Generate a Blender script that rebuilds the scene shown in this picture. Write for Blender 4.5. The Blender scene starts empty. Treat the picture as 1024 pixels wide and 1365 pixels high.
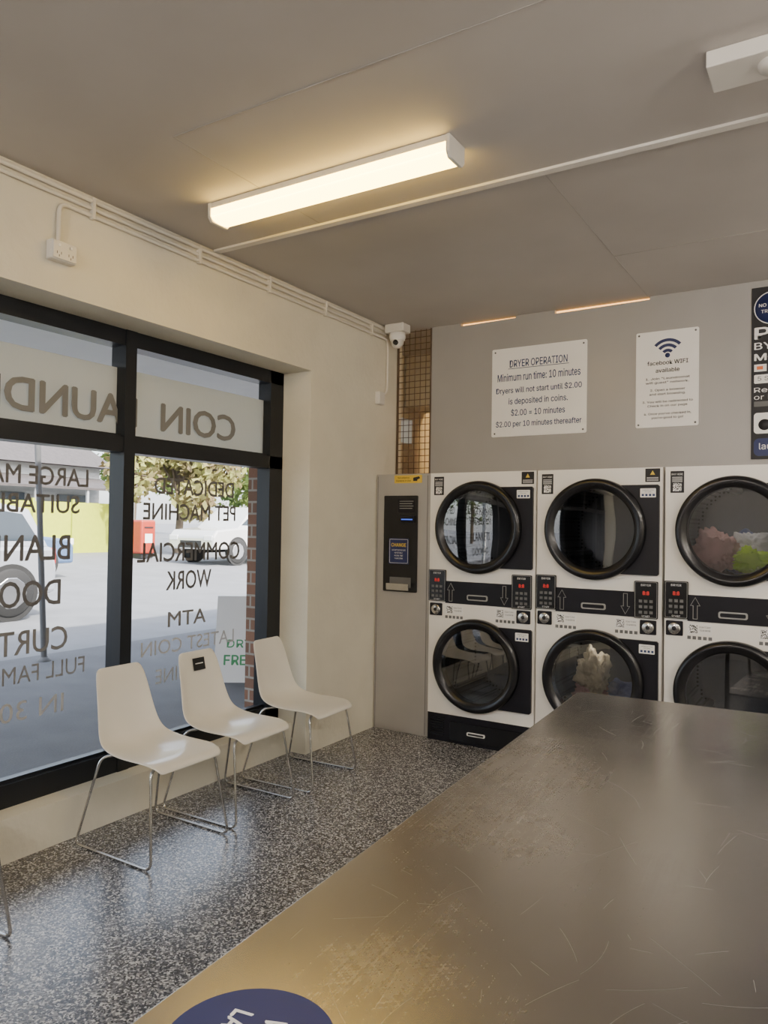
import bpy, bmesh, math, random, os
from mathutils import Vector, Matrix, Euler, noise
random.seed(7)
S = bpy.context.scene
COL = S.collection
FONT = None
try:
    for kind in ('LOCAL', 'SYSTEM'):
        base = bpy.utils.resource_path(kind)
        fp = os.path.join(base, 'datafiles', 'fonts', 'Inter.woff2')
        if base and os.path.exists(fp):
            FONT = bpy.data.fonts.load(fp); break
except Exception as ex:
    FONT = None
print('FONT', FONT)

# ------------------------------------------------------------------ materials
def newmat(name):
    m = bpy.data.materials.new(name); m.use_nodes = True
    nt = m.node_tree; nt.nodes.clear()
    out = nt.nodes.new('ShaderNodeOutputMaterial')
    return m, nt, out

def M(name, col, rough=0.5, metal=0.0, var=0.0, vscale=6.0, bump=0.0, bscale=60.0, emis=None, estr=0.0, coat=0.0, spec=0.5):
    m, nt, out = newmat(name)
    b = nt.nodes.new('ShaderNodeBsdfPrincipled')
    nt.links.new(b.outputs[0], out.inputs[0])
    c = (col[0], col[1], col[2], 1)
    b.inputs['Base Color'].default_value = c
    b.inputs['Roughness'].default_value = rough
    b.inputs['Metallic'].default_value = metal
    b.inputs['Coat Weight'].default_value = coat
    b.inputs['Specular IOR Level'].default_value = spec
    tc = nt.nodes.new('ShaderNodeTexCoord')
    if var > 0:
        n = nt.nodes.new('ShaderNodeTexNoise'); n.inputs['Scale'].default_value = vscale
        n.inputs['Detail'].default_value = 4
        nt.links.new(tc.outputs['Object'], n.inputs['Vector'])
        r = nt.nodes.new('ShaderNodeValToRGB')
        r.color_ramp.elements[0].position = 0.3; r.color_ramp.elements[1].position = 0.7
        r.color_ramp.elements[0].color = tuple(x*(1-var) for x in c[:3])+(1,)
        r.color_ramp.elements[1].color = tuple(min(1, x*(1+var*0.5)) for x in c[:3])+(1,)
        nt.links.new(n.outputs[0], r.inputs[0]); nt.links.new(r.outputs[0], b.inputs['Base Color'])
    if bump > 0:
        n2 = nt.nodes.new('ShaderNodeTexNoise'); n2.inputs['Scale'].default_value = bscale
        nt.links.new(tc.outputs['Object'], n2.inputs['Vector'])
        bp = nt.nodes.new('ShaderNodeBump'); bp.inputs['Strength'].default_value = bump
        bp.inputs['Distance'].default_value = 0.01
        nt.links.new(n2.outputs[0], bp.inputs['Height']); nt.links.new(bp.outputs[0], b.inputs['Normal'])
    if emis:
        b.inputs['Emission Color'].default_value = (*emis, 1)
        b.inputs['Emission Strength'].default_value = estr
    return m

def glass_mat(name, tint, ior, rough=0.0):
    m, nt, out = newmat(name)
    tr = nt.nodes.new('ShaderNodeBsdfTransparent'); tr.inputs[0].default_value = (*tint, 1)
    gl = nt.nodes.new('ShaderNodeBsdfGlossy'); gl.inputs['Roughness'].default_value = rough
    fr = nt.nodes.new('ShaderNodeFresnel'); fr.inputs[0].default_value = ior
    mx = nt.nodes.new('ShaderNodeMixShader')
    nt.links.new(fr.outputs[0], mx.inputs[0]); nt.links.new(tr.outputs[0], mx.inputs[1])
    nt.links.new(gl.outputs[0], mx.inputs[2]); nt.links.new(mx.outputs[0], out.inputs[0])
    return m

def terrazzo():
    m, nt, out = newmat('terrazzo')
    b = nt.nodes.new('ShaderNodeBsdfPrincipled'); nt.links.new(b.outputs[0], out.inputs[0])
    tc = nt.nodes.new('ShaderNodeTexCoord')
    nz = nt.nodes.new('ShaderNodeTexNoise'); nz.inputs['Scale'].default_value = 60
    mixv = nt.nodes.new('ShaderNodeMix'); mixv.data_type = 'VECTOR'; mixv.inputs['Factor'].default_value = 0.012
    nt.links.new(tc.outputs['Object'], nz.inputs['Vector'])
    nt.links.new(tc.outputs['Object'], mixv.inputs['A']); nt.links.new(nz.outputs['Color'], mixv.inputs['B'])
    v = nt.nodes.new('ShaderNodeTexVoronoi'); v.inputs['Scale'].default_value = 150
    nt.links.new(mixv.outputs['Result'], v.inputs['Vector'])
    sp = nt.nodes.new('ShaderNodeSeparateColor'); nt.links.new(v.outputs['Color'], sp.inputs[0])
    r = nt.nodes.new('ShaderNodeValToRGB'); cr = r.color_ramp; cr.interpolation = 'CONSTANT'
    cr.elements[0].position = 0; cr.elements[0].color = (0.030, 0.031, 0.035, 1)
    cr.elements[1].position = 0.32; cr.elements[1].color = (0.10, 0.10, 0.108, 1)
    e = cr.elements.new(0.56); e.color = (0.22, 0.22, 0.228, 1)
    e = cr.elements.new(0.80); e.color = (0.50, 0.495, 0.49, 1)
    nt.links.new(sp.outputs[0], r.inputs[0]); nt.links.new(r.outputs[0], b.inputs['Base Color'])
    b.inputs['Roughness'].default_value = 0.27
    b.inputs['Specular IOR Level'].default_value = 0.8
    return m

def brick():
    m, nt, out = newmat('brick')
    b = nt.nodes.new('ShaderNodeBsdfPrincipled'); nt.links.new(b.outputs[0], out.inputs[0])
    tc = nt.nodes.new('ShaderNodeTexCoord'); sx = nt.nodes.new('ShaderNodeSeparateXYZ'); cx = nt.nodes.new('ShaderNodeCombineXYZ')
    ad = nt.nodes.new('ShaderNodeMath'); ad.operation = 'ADD'
    nt.links.new(tc.outputs['Object'], sx.inputs[0])
    nt.links.new(sx.outputs[0], ad.inputs[0]); nt.links.new(sx.outputs[1], ad.inputs[1])
    nt.links.new(ad.outputs[0], cx.inputs[0]); nt.links.new(sx.outputs[2], cx.inputs[1])
    t = nt.nodes.new('ShaderNodeTexBrick'); t.inputs['Scale'].default_value = 1
    t.inputs['Brick Width'].default_value = 0.23; t.inputs['Row Height'].default_value = 0.086
    t.inputs['Mortar Size'].default_value = 0.008
    t.inputs['Color1'].default_value = (0.26, 0.13, 0.085, 1); t.inputs['Color2'].default_value = (0.18, 0.10, 0.07, 1)
    t.inputs['Mortar'].default_value = (0.34, 0.31, 0.27, 1)
    nt.links.new(cx.outputs[0], t.inputs['Vector']); nt.links.new(t.outputs[0], b.inputs['Base Color'])
    b.inputs['Roughness'].default_value = 0.9
    return m

def steel():
    m, nt, out = newmat('brushed_steel')
    b = nt.nodes.new('ShaderNodeBsdfPrincipled'); nt.links.new(b.outputs[0], out.inputs[0])
    b.inputs['Metallic'].default_value = 1
    tc = nt.nodes.new('ShaderNodeTexCoord')
    n = nt.nodes.new('ShaderNodeTexNoise'); n.inputs['Scale'].default_value = 1.6; n.inputs['Detail'].default_value = 3
    nt.links.new(tc.outputs['Object'], n.inputs['Vector'])
    r = nt.nodes.new('ShaderNodeMapRange'); r.inputs['From Min'].default_value = 0.3; r.inputs['From Max'].default_value = 0.7
    r.inputs['To Min'].default_value = 0.10; r.inputs['To Max'].default_value = 0.20
    nt.links.new(n.outputs[0], r.inputs[0])
    prev = None
    for k, (rot, sc, amp) in enumerate([(math.pi/2, (1.5, 220, 1), 0.08), (0.6, (4.0, 160, 1), 0.05), (-0.7, (4.0, 190, 1), 0.05)]):
        mp = nt.nodes.new('ShaderNodeMapping'); mp.inputs['Rotation'].default_value = (0, 0, rot)
        ms = nt.nodes.new('ShaderNodeMapping'); ms.inputs['Scale'].default_value = sc; ms.inputs['Location'].default_value = (k*7.3, k*3.1, 0)
        w = nt.nodes.new('ShaderNodeTexNoise'); w.inputs['Scale'].default_value = 1; w.inputs['Detail'].default_value = 2
        nt.links.new(tc.outputs['Object'], mp.inputs[0]); nt.links.new(mp.outputs[0], ms.inputs[0]); nt.links.new(ms.outputs[0], w.inputs['Vector'])
        q = nt.nodes.new('ShaderNodeMath'); q.operation = 'MULTIPLY_ADD'; q.inputs[1].default_value = amp
        nt.links.new(w.outputs[0], q.inputs[0])
        nt.links.new(prev if prev is not None else r.outputs[0], q.inputs[2]); prev = q.outputs[0]
    nt.links.new(prev, b.inputs['Roughness'])
    mx = nt.nodes.new('ShaderNodeValToRGB')
    mx.color_ramp.elements[0].position = 0.3; mx.color_ramp.elements[1].position = 0.7
    mx.color_ramp.elements[0].color = (0.50, 0.485, 0.475, 1); mx.color_ramp.elements[1].color = (0.62, 0.60, 0.585, 1)
    nt.links.new(n.outputs[0], mx.inputs[0]); nt.links.new(mx.outputs[0], b.inputs['Base Color'])
    return m

def perforated():
    m, nt, out = newmat('perforated_drum')
    b = nt.nodes.new('ShaderNodeBsdfPrincipled'); nt.links.new(b.outputs[0], out.inputs[0])
    tc = nt.nodes.new('ShaderNodeTexCoord')
    v = nt.nodes.new('ShaderNodeTexVoronoi'); v.inputs['Scale'].default_value = 38; v.inputs['Randomness'].default_value = 0.0
    nt.links.new(tc.outputs['Object'], v.inputs['Vector'])
    r = nt.nodes.new('ShaderNodeValToRGB'); r.color_ramp.interpolation = 'CONSTANT'
    r.color_ramp.elements[0].color = (0.01, 0.01, 0.01, 1); r.color_ramp.elements[1].position = 0.30
    r.color_ramp.elements[1].color = (0.13, 0.135, 0.15, 1)
    nt.links.new(v.outputs['Distance'], r.inputs[0]); nt.links.new(r.outputs[0], b.inputs['Base Color'])
    b.inputs['Metallic'].default_value = 0.5; b.inputs['Roughness'].default_value = 0.4
    return m

def qr():
    m, nt, out = newmat('qr_print')
    b = nt.nodes.new('ShaderNodeBsdfPrincipled'); nt.links.new(b.outputs[0], out.inputs[0])
    tc = nt.nodes.new('ShaderNodeTexCoord')
    v = nt.nodes.new('ShaderNodeTexWhiteNoise'); v.noise_dimensions = '3D'
    sn = nt.nodes.new('ShaderNodeVectorMath'); sn.operation = 'SNAP'; sn.inputs[1].default_value = (0.0035,)*3
    nt.links.new(tc.outputs['Object'], sn.inputs[0]); nt.links.new(sn.outputs[0], v.inputs['Vector'])
    g = nt.nodes.new('ShaderNodeMath'); g.operation = 'GREATER_THAN'; g.inputs[1].default_value = 0.5
    nt.links.new(v.outputs[0], g.inputs[0]); nt.links.new(g.outputs[0], b.inputs['Base Color'])
    return m

def leaves(name, c1, c2):
    m, nt, out = newmat(name)
    b = nt.nodes.new('ShaderNodeBsdfPrincipled'); nt.links.new(b.outputs[0], out.inputs[0])
    tc = nt.nodes.new('ShaderNodeTexCoord'); n = nt.nodes.new('ShaderNodeTexNoise'); n.inputs['Scale'].default_value = 1.3
    nt.links.new(tc.outputs['Object'], n.inputs['Vector'])
    r = nt.nodes.new('ShaderNodeValToRGB'); r.color_ramp.elements[0].position = .35; r.color_ramp.elements[1].position = .65
    r.color_ramp.elements[0].color = (*c1, 1); r.color_ramp.elements[1].color = (*c2, 1)
    nt.links.new(n.outputs[0], r.inputs[0]); nt.links.new(r.outputs[0], b.inputs['Base Color'])
    b.inputs['Roughness'].default_value = 0.8
    return m

mWall = M('painted_wall_cream', (0.75, 0.715, 0.60), 0.6, var=0.07, vscale=3, bump=0.25, bscale=25)
mCeil = M('ceiling_paint', (0.51, 0.48, 0.455), 0.75, var=0.08, vscale=1.5, bump=0.06, bscale=14)
mCeilTrim = M('ceiling_trim_paint', (0.78, 0.75, 0.70), 0.6, var=0.05)
mJoint = M('joint_line', (0.43, 0.405, 0.38), 0.9, var=0.1)  # darker grooves at the ceiling sheet joints
mPanel = M('grey_panel', (0.34, 0.33, 0.32), 0.34, var=0.05, vscale=2)
mRear = M('rear_wall_grey', (0.22, 0.21, 0.20), 0.6, var=0.05)
mFloor = terrazzo()
mFrame = M('black_aluminium', (0.014, 0.016, 0.020), 0.38, 0.3, var=0.1)
mGlass = glass_mat('window_glass', (0.98, 0.985, 0.98), 1.07)
mDoorGlass = glass_mat('dryer_door_glass', (0.66, 0.68, 0.71), 2.6, 0.0)
mWhiteM = M('white_enamel', (0.87, 0.845, 0.80), 0.32, var=0.02)
mBlackP = M('black_plastic', (0.007, 0.007, 0.009), 0.25, var=0.1)
mBlackPl = M('black_plate', (0.008, 0.0075, 0.012), 0.42, var=0.1, spec=0.3)
mNavy = M('navy_print', (0.010, 0.020, 0.10), 0.45, var=0.05)
mSteel = steel()
mScratch = M('steel_scratch', (0.78, 0.76, 0.74), 0.45, 1.0, var=0.05)
mChrome = M('chrome_rod', (0.60, 0.59, 0.57), 0.22, 1.0, var=0.05)
mGreyMetal = M('grey_powdercoat', (0.42, 0.405, 0.39), 0.38, 0.3, var=0.05, vscale=4)
mChair = M('white_chair_plastic', (0.80, 0.785, 0.73), 0.28, var=0.03, vscale=5, coat=0.2)
mSignW = M('sign_white', (0.86, 0.85, 0.83), 0.35, var=0.02)
mInk = M('ink_black', (0.012, 0.012, 0.015), 0.6, var=0.1)
mInkBlue = M('ink_blue', (0.02, 0.045, 0.14), 0.5, var=0.1)
mInkWhite = M('ink_white', (0.85, 0.85, 0.85), 0.6, var=0.03)
mInkGrey = M('ink_grey', (0.13, 0.13, 0.13), 0.6, var=0.1)
mInkGrey2 = M('ink_light_grey', (0.34, 0.34, 0.33), 0.5, var=0.1)
mV1 = M('vinyl_letters_dark', (0.12, 0.12, 0.125), 0.5, var=0.1)
mV2 = M('vinyl_letters_mid', (0.20, 0.20, 0.20), 0.5, var=0.1)  # own grey on the band; on lower lines reflection is painted in
mV3 = M('vinyl_letters_reflect', (0.42, 0.42, 0.42), 0.5, var=0.1)  # lower lines paler: reflection painted into the letter colour
mRed = M('led_red', (0.5, 0.02, 0.02), 0.5, var=0.1, emis=(1, 0.05, 0.03), estr=0.5)
mBlueLed = M('led_blue', (0.05, 0.1, 0.8), 0.5, var=0.1, emis=(0.08, 0.2, 1), estr=0.8)
mYellow = M('yellow_sticker', (0.72, 0.50, 0.05), 0.5, var=0.05)
mBrick = brick()
mConduit = M('conduit_cream', (0.74, 0.70, 0.62), 0.45, var=0.04)
mPlugW = M('outlet_white', (0.72, 0.70, 0.66), 0.4, var=0.03)
mDrum = perforated()
mQR = qr()
mLamp = M('lamp_diffuser', (0.9, 0.85, 0.7), 0.4, emis=(1.0, 0.64, 0.13), estr=19.0, var=0.02)
mLampEnd = M('lamp_housing', (0.72, 0.69, 0.62), 0.45, var=0.03)
mMesh = M('wire_mesh_steel', (0.12, 0.08, 0.05), 0.5, 0.3, var=0.15)
mRoad = M('asphalt', (0.18, 0.185, 0.195), 0.85, var=0.12, vscale=2, bump=0.2, bscale=80)
mPath = M('footpath_asphalt', (0.11, 0.11, 0.115), 0.85, var=0.15, vscale=3, bump=0.3, bscale=60)
mAwn = M('awning_soffit', (0.76, 0.76, 0.74), 0.6, var=0.03)
mDrumL = M('drum_lamp', (0.9, 0.9, 0.9), 0.4, emis=(1.0, 0.93, 0.85), estr=40.0, var=0.02)

# ------------------------------------------------------------------ helpers
def grp(name, loc=(0, 0, 0), rz=0.0):
    e = bpy.data.objects.new(name, None); e.empty_display_size = 0.1
    e.location = loc; e.rotation_euler = (0, 0, rz); COL.objects.link(e); return e

def addobj(name, me, mats, parent=None, smooth=False):
    if not isinstance(mats, (list, tuple)): mats = [mats]
    for m in mats: me.materials.append(m)
    o = bpy.data.objects.new(name, me); COL.objects.link(o)
    if parent: o.parent = parent
    if smooth:
        for p in me.polygons: p.use_smooth = True
    return o

def box_bm(bm, lo, hi, mi=0):
    r = bmesh.ops.create_cube(bm, size=1)
    c = [(a+b)/2 for a, b in zip(lo, hi)]; s = [abs(b-a) for a, b in zip(lo, hi)]
    for v in r['verts']:
        v.co = Vector((v.co.x*s[0]+c[0], v.co.y*s[1]+c[1], v.co.z*s[2]+c[2]))
    for f in set(f for v in r['verts'] for f in v.link_faces): f.material_index = mi
    return r['verts']

def box(name, lo, hi, mat, parent=None, bevel=0.0, seg=2):
    bm = bmesh.new(); box_bm(bm, lo, hi)
    if bevel > 0: bmesh.ops.bevel(bm, geom=bm.edges[:], offset=bevel, segments=seg, affect='EDGES', profile=0.5)
    me = bpy.data.meshes.new(name); bm.to_mesh(me); bm.free()
    return addobj(name, me, mat, parent)

def boxes(name, lst, mats, parent=None):
    bm = bmesh.new()
    for it in lst: box_bm(bm, it[0], it[1], it[2] if len(it) > 2 else 0)
    me = bpy.data.meshes.new(name); bm.to_mesh(me); bm.free()
    return addobj(name, me, mats, parent)

def to_mesh_obj(cu_ob, name, mat, parent, xf=None, smooth=False):
    COL.objects.link(cu_ob); bpy.context.view_layer.update()
    dg = bpy.context.evaluated_depsgraph_get()
    me = bpy.data.meshes.new_from_object(cu_ob.evaluated_get(dg))
    bpy.data.objects.remove(cu_ob)
    me.materials.clear()
    if xf is not None: me.transform(xf(me) if callable(xf) else xf)
    me.name = name
    return addobj(name, me, mat, parent, smooth)

def tube(name, pts, r, mat, parent=None, round_=0.0, closed=False, res=6):
    P = [Vector(p) for p in pts]
    if round_ > 0:
        Q = [P[0]]
        for i in range(1, len(P)-1):
            a, b, c = P[i-1], P[i], P[i+1]
            d1 = min(round_, (a-b).length*0.48); d2 = min(round_, (c-b).length*0.48)
            p1 = b+(a-b).normalized()*d1; p2 = b+(c-b).normalized()*d2
            for k in range(7):
                t = k/6; Q.append((1-t)**2*p1+2*t*(1-t)*b+t*t*p2)
        Q.append(P[-1]); P = Q
    cu = bpy.data.curves.new(name, 'CURVE'); cu.dimensions = '3D'; cu.bevel_depth = r; cu.bevel_resolution = 3
    cu.use_fill_caps = True
    sp = cu.splines.new('POLY'); sp.points.add(len(P)-1); sp.use_cyclic_u = closed
    for i, p in enumerate(P): sp.points[i].co = (*p, 1)
    return to_mesh_obj(bpy.data.objects.new(name, cu), name, mat, parent, smooth=True)

def text(body, w, h, loc, rot, mat, parent=None, name='lettering', bold=0.0, align='C', inter=True):
    """w,h total size of the text block in metres; rot = euler; bold = em fraction"""
    cu = bpy.data.curves.new(name, 'FONT'); cu.body = body; cu.size = 1; cu.align_x = 'CENTER' if align == 'C' else 'LEFT'
    if FONT and inter: cu.font = FONT
    cu.extrude = 0.0; cu.resolution_u = 3
    def xf(me):
        if bold > 0:
            bm = bmesh.new(); bm.from_mesh(me); g0 = bm.verts[:]+bm.edges[:]+bm.faces[:]
            for k, (dx, dy) in enumerate(((2*bold, 0), (bold, bold*0.7), (bold, -bold*0.7))):
                d = bmesh.ops.duplicate(bm, geom=g0)
                for v in d['geom']:
                    if isinstance(v, bmesh.types.BMVert): v.co += Vector((dx, dy, 0.0003*(k+1)))
            bm.to_mesh(me); bm.free()
        xs = [v.co.x for v in me.vertices]; ys = [v.co.y for v in me.vertices]
        x0, x1, y0, y1 = min(xs), max(xs), min(ys), max(ys)
        sy = h/(y1-y0); sx = w/(x1-x0) if w else sy
        ox = (x0+x1)/2 if align == 'C' else x0
        R = Matrix.Translation(loc) @ Euler(rot).to_matrix().to_4x4()
        return R @ Matrix.Diagonal((sx, sy, 1, 1)) @ Matrix.Translation((-ox, -(y0+y1)/2, 0))
    return to_mesh_obj(bpy.data.objects.new(name, cu), name, mat, parent, xf)

ROT_FRONT = (math.pi/2, 0, 0)               # faces -Y
ROT_OUT = (math.pi/2, 0, -math.pi/2)        # faces -X (read from street)

def lathe(name, prof, cen, mat, parent=None, n=64, smooth=True, axis='Y', mi=None):
    bm = bmesh.new(); rings = []
    for (r, d) in prof:
        if r < 1e-6:
            p = (cen[0], cen[1]+d, cen[2]) if axis == 'Y' else ((cen[0]+d, cen[1], cen[2]) if axis == 'X' else (cen[0], cen[1], cen[2]+d))
            rings.append([bm.verts.new(p)])
        else:
            R = []
            for i in range(n):
                a = 2*math.pi*i/n; c, s = r*math.cos(a), r*math.sin(a)
                if axis == 'Y': p = (cen[0]+c, cen[1]+d, cen[2]+s)
                elif axis == 'X': p = (cen[0]+d, cen[1]+c, cen[2]+s)
                else: p = (cen[0]+c, cen[1]+s, cen[2]+d)
                R.append(bm.verts.new(p))
            rings.append(R)
    for a, b in zip(rings, rings[1:]):
        if len(a) == 1 and len(b) == 1: continue
        for i in range(n):
            j = (i+1) % n
            if len(a) == 1: bm.faces.new((a[0], b[j], b[i]))
            elif len(b) == 1: bm.faces.new((a[i], a[j], b[0]))
            else: bm.faces.new((a[i], a[j], b[j], b[i]))
    bmesh.ops.recalc_face_normals(bm, faces=bm.faces)
    me = bpy.data.meshes.new(name); bm.to_mesh(me); bm.free()
    return addobj(name, me, mat, parent, smooth)

def prism(name, poly, lo, hi, mat, parent=None, plane='XZ', bevel=0.0):
    bm = bmesh.new()
    def P(a, b, t):
        return {'XZ': (a, t, b), 'YZ': (t, a, b), 'XY': (a, b, t)}[plane]
    A = [bm.verts.new(P(a, b, lo)) for a, b in poly]; B = [bm.verts.new(P(a, b, hi)) for a, b in poly]
    bm.faces.new(A); bm.faces.new(list(reversed(B)))
    for i in range(len(A)):
        j = (i+1) % len(A); bm.faces.new((A[i], B[i], B[j], A[j]))
    bmesh.ops.recalc_face_normals(bm, faces=bm.faces)
    if bevel > 0: bmesh.ops.bevel(bm, geom=bm.edges[:], offset=bevel, segments=2, affect='EDGES', profile=0.5)
    me = bpy.data.meshes.new(name); bm.to_mesh(me); bm.free()
    return addobj(name, me, mat, parent)

def rrect(x0, x1, y0, y1, r, n=6):
    pts = []
    for cx, cy, a0 in ((x1-r, y1-r, 0), (x0+r, y1-r, 90), (x0+r, y0+r, 180), (x1-r, y0+r, 270)):
        for k in range(n+1):
            a = math.radians(a0+90*k/n); pts.append((cx+r*math.cos(a), cy+r*math.sin(a)))
    return pts

def dup(root, name, loc, rz=None):
    e = root.copy(); e.name = name; e.location = loc
    if rz is not None: e.rotation_euler = (0, 0, rz)
    COL.objects.link(e)
    for c in list(root.children):
        k = c.copy(); COL.objects.link(k); k.parent = e
    return e

# ------------------------------------------------------------------ room shell
CZ = 3.135; XW = -3.12; YP = 5.22
boxes('floor', [((-3.55, -3.2, -0.12), (3.3, 8.0, 0.0))], mFloor)
boxes('ceiling', [((-3.7, -3.2, CZ), (3.3, 8.0, CZ+0.35))], mCeil)
boxes('wall_left', [((-3.55, -3.2, 2.612), (XW, 4.08, CZ)),
                    ((-3.55, 4.08, 0), (XW, 5.30, CZ)),
                    ((-3.55, -3.0, 0), (-3.24, 4.08, 0.205)),
                    ((-3.55, -3.2, 0), (XW, -3.0, 2.612)),
                    ((-3.62, 5.30, 0), (-3.50, 8.0, 2.33)), ((-3.62, 6.15, 2.33), (-3.50, 8.0, 2.56)), ((-3.62, 5.30, 2.56), (-3.50, 8.0, CZ))], mWall)
boxes('wall_right', [((3.2, -3.2, 0), (3.35, 8.0, CZ))], mWall)
boxes('wall_rear', [((-3.55, -3.35, 0), (3.35, -3.2, CZ))], mRear)
boxes('wall_service', [((-3.62, 8.0, 0), (3.35, 8.12, CZ))], mBrick)
prism('wall_back', [(-2.80, 1.965), (3.2, 1.965), (3.2, 3.134), (-1.14, 3.134), (-1.14, 3.114), (-1.80, 3.108), (-1.80, 3.134), (-2.10, 3.134), (-2.10, 3.118), (-2.55, 3.112), (-2.55, 3.134), (-2.80, 3.134)], YP, YP+0.04, mPanel)
boxes('trim_1', [((XW+0.01, 3.125, CZ-0.012), (3.19, 3.167, CZ))], mCeilTrim)
def strip(y0, y1, x0, x1): return ((x0, y0, CZ-0.0015), (x1, y1, CZ+0.001))
boxes('trim_2', [strip(2.118, 2.122, -2.35, 3.1), strip(2.12, 3.12, -2.352, -2.348), strip(3.17, 5.2, -1.152, -1.148),
                 strip(4.348, 4.352, -1.15, 3.1), strip(3.17, 5.2, 1.25, 1.254)], mJoint)

# ------------------------------------------------------------------ windows
m_, nt_, out_ = newmat('translucent_vinyl')
d_ = nt_.nodes.new('ShaderNodeBsdfDiffuse'); d_.inputs[0].default_value = (0.7, 0.7, 0.67, 1)
t_ = nt_.nodes.new('ShaderNodeBsdfTranslucent'); t_.inputs[0].default_value = (0.85, 0.86, 0.84, 1)
x_ = nt_.nodes.new('ShaderNodeMixShader'); x_.inputs[0].default_value = 0.5
nt_.links.new(d_.outputs[0], x_.inputs[1]); nt_.links.new(t_.outputs[0], x_.inputs[2]); nt_.links.new(x_.outputs[0], out_.inputs[0])
mBandT = m_
def build_window():
    w = grp('window_1')
    xf, xb = -3.36, -3.47
    z0, z1 = 0.205, 2.612
    YE = -3.0
    fr = [((xb, YE, 2.525), (xf, 4.08, z1)), ((xb, YE, z0), (xf, 4.08, 0.315)),
          ((xb, 3.945, z0), (xf, 4.08, z1)), ((xb, YE, z0), (xf, YE+0.1, z1)),
          ((xb, YE, 1.94), (xf, 4.08, 2.025))]
    mull = (2.726, 1.43, 0.13, -1.17, -2.2)
    for y in mull: fr.append(((xb-0.002, y, z0), (xf+0.006, y+0.074, z1)))
    boxes('frame', fr, mFrame, w)
    boxes('glazing_bead', [((-3.40, 2.80, 2.025), (-3.385, 3.945, 2.04)), ((-3.40, 2.80, 0.315), (-3.385, 3.945, 0.33)),
                           ((-3.40, 1.5, 0.315), (-3.385, 2.726, 0.33)), ((-3.40, 1.5, 2.025), (-3.385, 2.726, 2.04))], mFrame, w)
    boxes('glass', [((-3.424, YE+0.05, 0.31), (-3.418, 3.95, 2.53))], mGlass, w)
    boxes('vinyl_band', [((-3.431, a, 2.03), (-3.426, b, 2.41)) for a, b in ((2.80, 3.945), (1.504, 2.726), (0.204, 1.43), (-1.096, 0.13), (-2.126, -1.17))], mBandT, w)
    X = -3.4145
    def T(s, yc, z, wd, h, m, b=0.0): text(s, wd, h, (X, yc, z), ROT_OUT, m, w, bold=b, inter=False)
    T('COIN', 3.345, 2.175, 0.63, 0.17, mV2, 0.026)
    text('LAUNDROMAT', 1.62, 0.17, (X, 2.86, 2.175), ROT_OUT, mV2, w, bold=0.026, align='L', inter=False)
    T('DEDICATED', 3.325, 1.775, 0.66, 0.10, mV1, .016)
    T('PET MACHINE', 3.295, 1.623, 0.76, 0.10, mV1, .016)
    T('COMMERCIAL', 3.30, 1.385, 0.84, 0.115, mV1, .016)
    T('WORK', 3.28, 1.215, 0.37, 0.115, mV1, .016)
    T('ATM', 3.27, 0.985, 0.31, 0.09, mV2, .012)
    T('LATEST COIN', 3.30, 0.83, 0.76, 0.085, mV3)
    T('MACHINE', 3.28, 0.66, 0.50, 0.085, mV3)
    T('LARGE MACHINES', 2.08, 1.785, 0.94, 0.095, mV1, .016)
    T('SUITABLE FOR', 2.10, 1.645, 0.80, 0.095, mV1, .016)
    T('BLANKETS', 2.10, 1.425, 0.70, 0.13, mV1, .016)
    T('DOONAS', 2.10, 1.20, 0.60, 0.13, mV1, .016)
    T('CURTAINS', 2.10, 0.965, 0.69, 0.12, mV2, .012)
    T('FULL FAMILY WASH', 2.08, 0.81, 0.94, 0.085, mV2)
    T('IN 30 MIN', 2.10, 0.635, 0.66, 0.095, mV3)
build_window()

# ------------------------------------------------------------------ conduits / outlet / security camera
c = grp('electrical_conduit')
tube('pipe_1', [(-3.105, -3.1, 3.105), (-3.105, 5.0, 3.105)], 0.012, mConduit, c)
tube('pipe_2', [(-3.107, -3.1, 3.068), (-3.107, 5.02, 3.068)], 0.010, mConduit, c)
tube('pipe_3', [(-3.106, 2.13, 2.849), (-3.106, 2.13, 3.033), (-3.106, 4.98, 3.033), (-3.106, 5.05, 3.03), (-3.106, 5.05, 2.62), (-3.106, 4.975, 2.58)], 0.0105, mConduit, c, round_=0.05)
for i, y in enumerate((2.3, 3.0, 3.6, 4.2, 4.8)):
    box('saddle_%d' % i, (-3.119, y, 3.017), (-3.092, y+0.02, 3.12), mConduit, c, 0.003)
o = grp('power_outlet', (XW, 2.14, 2.80))
box('box', (0.001, -0.065, -0.045), (0.045, 0.065, 0.045), mPlugW, o, 0.006)
box('faceplate', (0.045, -0.06, -0.04), (0.052, 0.06, 0.04), mPlugW, o, 0.002)
for s in (-1, 1):
    box('rocker', (0.052, s*0.03-0.006, 0.015), (0.056, s*0.03+0.006, 0.028), mSignW, o, 0.001)
    boxes('socket_slots', [((0.052, s*0.03-0.012, -0.02), (0.0525, s*0.03-0.009, -0.008)), ((0.052, s*0.03+0.009, -0.02), (0.0525, s*0.03+0.012, -0.008)), ((0.052, s*0.03-0.0015, -0.032), (0.0525, s*0.03+0.0015, -0.022))], mInk, o)
o = grp('junction_box', (XW, 4.93, 2.56))
box('body', (0.001, -0.04, -0.06), (0.04, 0.04, 0.04), mPlugW, o, 0.006)
box('lid', (0.04, -0.036, -0.056), (0.045, 0.036, 0.036), mPlugW, o, 0.002)

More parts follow.
